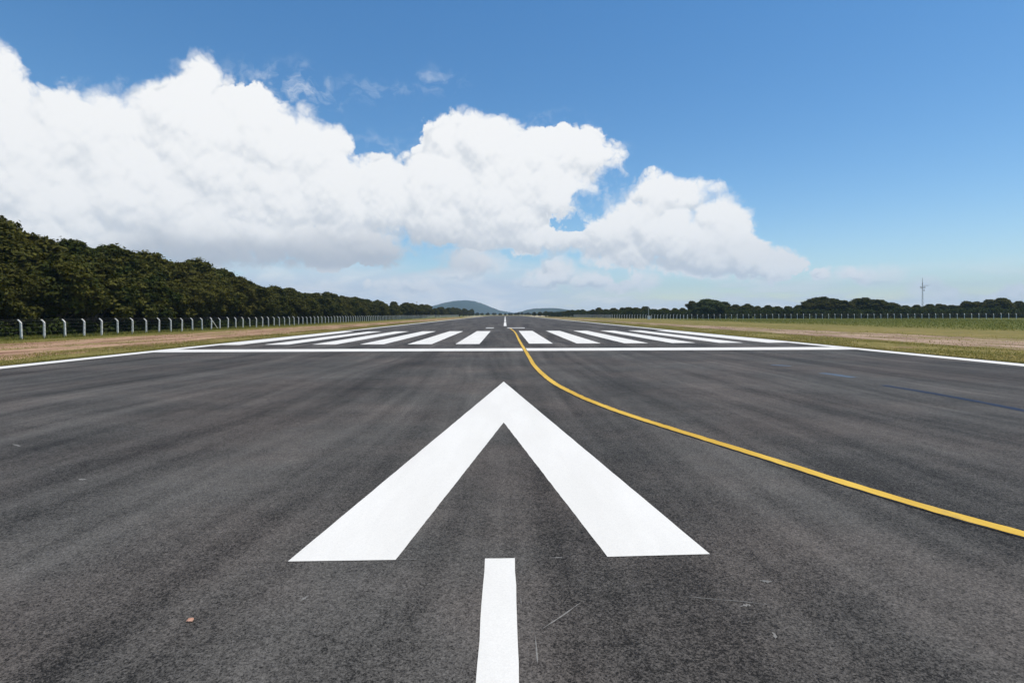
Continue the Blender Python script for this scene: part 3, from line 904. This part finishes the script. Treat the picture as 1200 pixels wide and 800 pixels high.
f2 = N.n('ShaderNodeGroup'); f2.node_tree = G2; N.put(f2.inputs[0], N.v('ADD', p, N.v('MULTIPLY', w2_, (1.4, 1.2, 0))))
f3 = N.n('ShaderNodeGroup'); f3.node_tree = G3; N.put(f3.inputs[0], N.v('ADD', p, w2_))
pv_ = N.v('ADD', p, N.v('MULTIPLY', w2_, (1.5, 1.5, 0)))
v1 = N.vor(pv_, 15, 0, smooth=.45)
v2 = N.vor(pv_, 38, 0, smooth=.4)
v3 = N.vor(pv_, 90, 1, .5, smooth=.35)
fn = N.noise(p, 50, 5, .6)
def sq(v): return N.m('MULTIPLY', v, v)
b1 = N.m('MULTIPLY_ADD', sq(v1), -.040, .012)
b2 = N.m('MULTIPLY_ADD', sq(v2), -.020, .006)
b3 = N.m('MULTIPLY_ADD', sq(v3), -.008, .002)
b4 = N.m('MULTIPLY', N.m('SUBTRACT', fn, .5), .016)
fine = N.m('ADD', b3, b4)
bil = N.m('ADD', N.m('ADD', b1, b2), fine)
Dg = N.m('ADD', f1.outputs[0], N.m('MULTIPLY_ADD', bil, .85, .006))
nd = N.n('ShaderNodeMath', operation='SMOOTH_MIN'); N.put(nd.inputs[0], Dg); N.put(nd.inputs[1], N.m('ADD', N.m('MULTIPLY', f3.outputs[0], -1.0), N.m('ADD', N.m('MULTIPLY', b2, .8), fine))); nd.inputs[2].default_value = .006
D2 = N.m('ADD', f2.outputs[0], N.m('MULTIPLY_ADD', N.m('ADD', b2, fine), .5, .005))
N.put(go.inputs[0], N.m('MAXIMUM', nd.outputs[0], D2))
T = N.m('MAXIMUM', f1.outputs[1], f2.outputs[1])
T = N.m('ADD', T, N.m('ADD', N.m('MULTIPLY', b1, .45), N.m('MULTIPLY', b2, .24)))
N.put(go.inputs[1], N.m('ADD', T, N.m('MULTIPLY', fine, .13)))
def dens(pv):
    nd = W.n('ShaderNodeGroup'); nd.node_tree = dg; W.put(nd.inputs[0], pv); return nd.outputs
e_ = .009
Da = dens(P0); Dx = dens(W.v('ADD', P0, (e_, 0, 0))); Dy = dens(W.v('ADD', P0, (0, e_, 0)))
gx_ = W.m('MULTIPLY', W.m('SUBTRACT', Da[1], Dx[1]), 1 / e_); gy_ = W.m('MULTIPLY', W.m('SUBTRACT', Da[1], Dy[1]), 1 / e_)
nv = W.n('ShaderNodeCombineXYZ'); W.put(nv.inputs[0], gx_); W.put(nv.inputs[1], gy_); nv.inputs[2].default_value = 1.0
nl_ = W.v('DOT_PRODUCT', W.v('NORMALIZE', nv.outputs[0]), (.34, .70, .63), out='Value')
Da = Da[0]
soft = W.lin(W.noise(P0, 8, 2, .5), .35, .65, .004, .024)
mask = W.ss(Da, W.m('MULTIPLY', soft, -.5), soft)
lit = W.ss(nl_, -.42, .80)
thin = W.ss(Da, 0.0, .010)            # thin rims glow, thick cores keep their shading
lit = W.m('MAXIMUM', lit, W.m('SUBTRACT', .85, thin))
k = 1 / STR
ccol = W.mix(lit, rgb(.66 * k, .70 * k, .75 * k), rgb(.99 * k, .99 * k, .985 * k))
fb = W.n('ShaderNodeGroup'); fb.node_tree = G1
W.put(fb.inputs[0], W.v('ADD', P0, W.v('ADD', (0, -.075, 0), W.v('MULTIPLY', W.v('SUBTRACT', W.noise(P0, 12, 3, .6, color=True), (.5, .5, .5)), (.10, .06, 0)))))
base = W.m('MULTIPLY', W.ss(fb.outputs[0], .012, -.055), W.m('MULTIPLY', W.ss(el, R(11.5), R(5.0)), W.ss(az, R(4), R(-14), .18, 1.0)))
ccol = W.mix(W.m('MULTIPLY', W.m('MULTIPLY', base, W.ss(el, R(3.6), R(5.2))), .85), ccol, rgb(.50 * k, .53 * k, .58 * k))
# layered bank of distant cloud near the horizon
pb = W.v('MULTIPLY', P0, (5.0, 24.0, 0))
bn = W.noise(pb, 1.0, 5, .6, .4)
win = W.m('MULTIPLY', W.m('MULTIPLY', W.ss(az, R(-60), R(-30)), W.ss(az, R(24), R(-2))), W.ss(el, R(7.5), R(2.5)))
bank = W.m('MULTIPLY', W.ss(W.m('ADD', bn, W.m('MULTIPLY', win, .33)), .46, .70), win)
win2 = W.ss(el, R(5.0), R(.6), 0, .9)
bank = W.m('MAXIMUM', bank, W.m('MULTIPLY', W.ss(W.m('ADD', bn, W.ss(el, R(2.5), R(.5), 0, .25)), .47, .70), win2))
bcol = W.mix(W.ss(bn, .42, .72), rgb(.74 * k, .82 * k, .91 * k), rgb(1.0 * k, 1.0 * k, 1.0 * k))
# faint wisps
WS = field_group('wisp_field', [(518, 95, 40, 22, 22), (300, 95, 60, 26, 30), (345, 110, 70, 40, 40), (440, 105, 60, 16, 20), (640, 150, 70, 20, 20), (450, 175, 60, 25, 20), (740, 185, 20, 14, 14)], .02)
wp = W.v('ADD', P0, W.v('MULTIPLY', W.v('SUBTRACT', W.noise(P0, 14, 3, .6, color=True), (.5, .5, .5)), (.06, .05, 0)))
wf = W.n('ShaderNodeGroup'); wf.node_tree = WS; W.put(wf.inputs[0], wp)
wn = W.noise(W.v('MULTIPLY', wp, (1.0, 1.5, 1)), 26, 6, .6, .15)
wisp = W.m('MULTIPLY', W.m('MULTIPLY', W.ss(wf.outputs[0], -.01, .05), W.ss(wn, .44, .80)), .75)
skyc = sky.outputs[0]
hs = W.n('ShaderNodeHueSaturation'); hs.inputs['Saturation'].default_value = SAT; hs.inputs['Value'].default_value = 1.0; hs.inputs['Hue'].default_value = .498
W.put(hs.inputs['Color'], skyc)
skyc = hs.outputs[0]
c = W.mix(bank, skyc, bcol)
c = W.mix(wisp, c, rgb(.92 * k, .95 * k, .98 * k))
c = W.mix(mask, c, ccol)
# clouds only exist in one sector of the sky; elsewhere the plain sky is used
inside = W.m('MULTIPLY', W.m('LESS_THAN', W.m('ABSOLUTE', W.m('ADD', az, R(5))), R(62)), W.m('LESS_THAN', W.m('ABSOLUTE', W.m('SUBTRACT', el, R(12))), R(13.5)))
bg2 = W.n('ShaderNodeBackground'); bg2.inputs['Strength'].default_value = STR
W.put(bg.inputs['Color'], skyc); W.put(bg2.inputs['Color'], c)
mxs = W.n('ShaderNodeMixShader'); W.put(mxs.inputs[0], inside)
wt.links.new(bg.outputs[0], mxs.inputs[1]); wt.links.new(bg2.outputs[0], mxs.inputs[2])
wt.links.new(mxs.outputs[0], wt.nodes['World Output'].inputs['Surface'])
world.cycles.sampling_method = 'MANUAL'; world.cycles.sample_map_resolution = 512

# ------------------------------------------------------------------ sun, camera, view
sl = bpy.data.lights.new('sun', 'SUN'); sl.energy = 3.95; sl.angle = R(.53); sl.color = (1.0, .915, .76)
so = link(bpy.data.objects.new('sun', sl))
dirv = Vector((math.sin(SUN_AZ) * math.cos(SUN_EL), math.cos(SUN_AZ) * math.cos(SUN_EL), math.sin(SUN_EL)))
so.rotation_euler = dirv.to_track_quat('Z', 'Y').to_euler(); so.location = (60, 20, 80)
cam = bpy.data.cameras.new('camera'); co = link(bpy.data.objects.new('camera', cam))
co.location = (0, 0, H); co.rotation_euler = (R(90), 0, 0)
co.rotation_mode = 'QUATERNION'
co.rotation_quaternion = (Matrix.Rotation(R(90), 3, 'X') @ Matrix.Rotation(-ROLL, 3, 'Z')).to_quaternion()
cam.sensor_width = 36; cam.lens = F / 1200 * 36
cam.shift_x = (600 - VX) / 1200; cam.shift_y = -(400 - VY) / 1200
cam.clip_start = .1; cam.clip_end = 30000
scene.camera = co
scene.render.resolution_x, scene.render.resolution_y = 1024, 682
vs_ = scene.view_settings
vs_.view_transform = 'Standard'; vs_.look = 'None'; vs_.exposure = 0; vs_.gamma = 1; vs_.use_curve_mapping = False
scene.render.engine = 'CYCLES'
cy = scene.cycles
cy.use_denoising = True
cy.max_bounces = 6; cy.diffuse_bounces = 3; cy.glossy_bounces = 2; cy.transmission_bounces = 3; cy.volume_bounces = 1
cy.use_adaptive_sampling = True; cy.adaptive_threshold = .02
cy.sample_clamp_indirect = 6
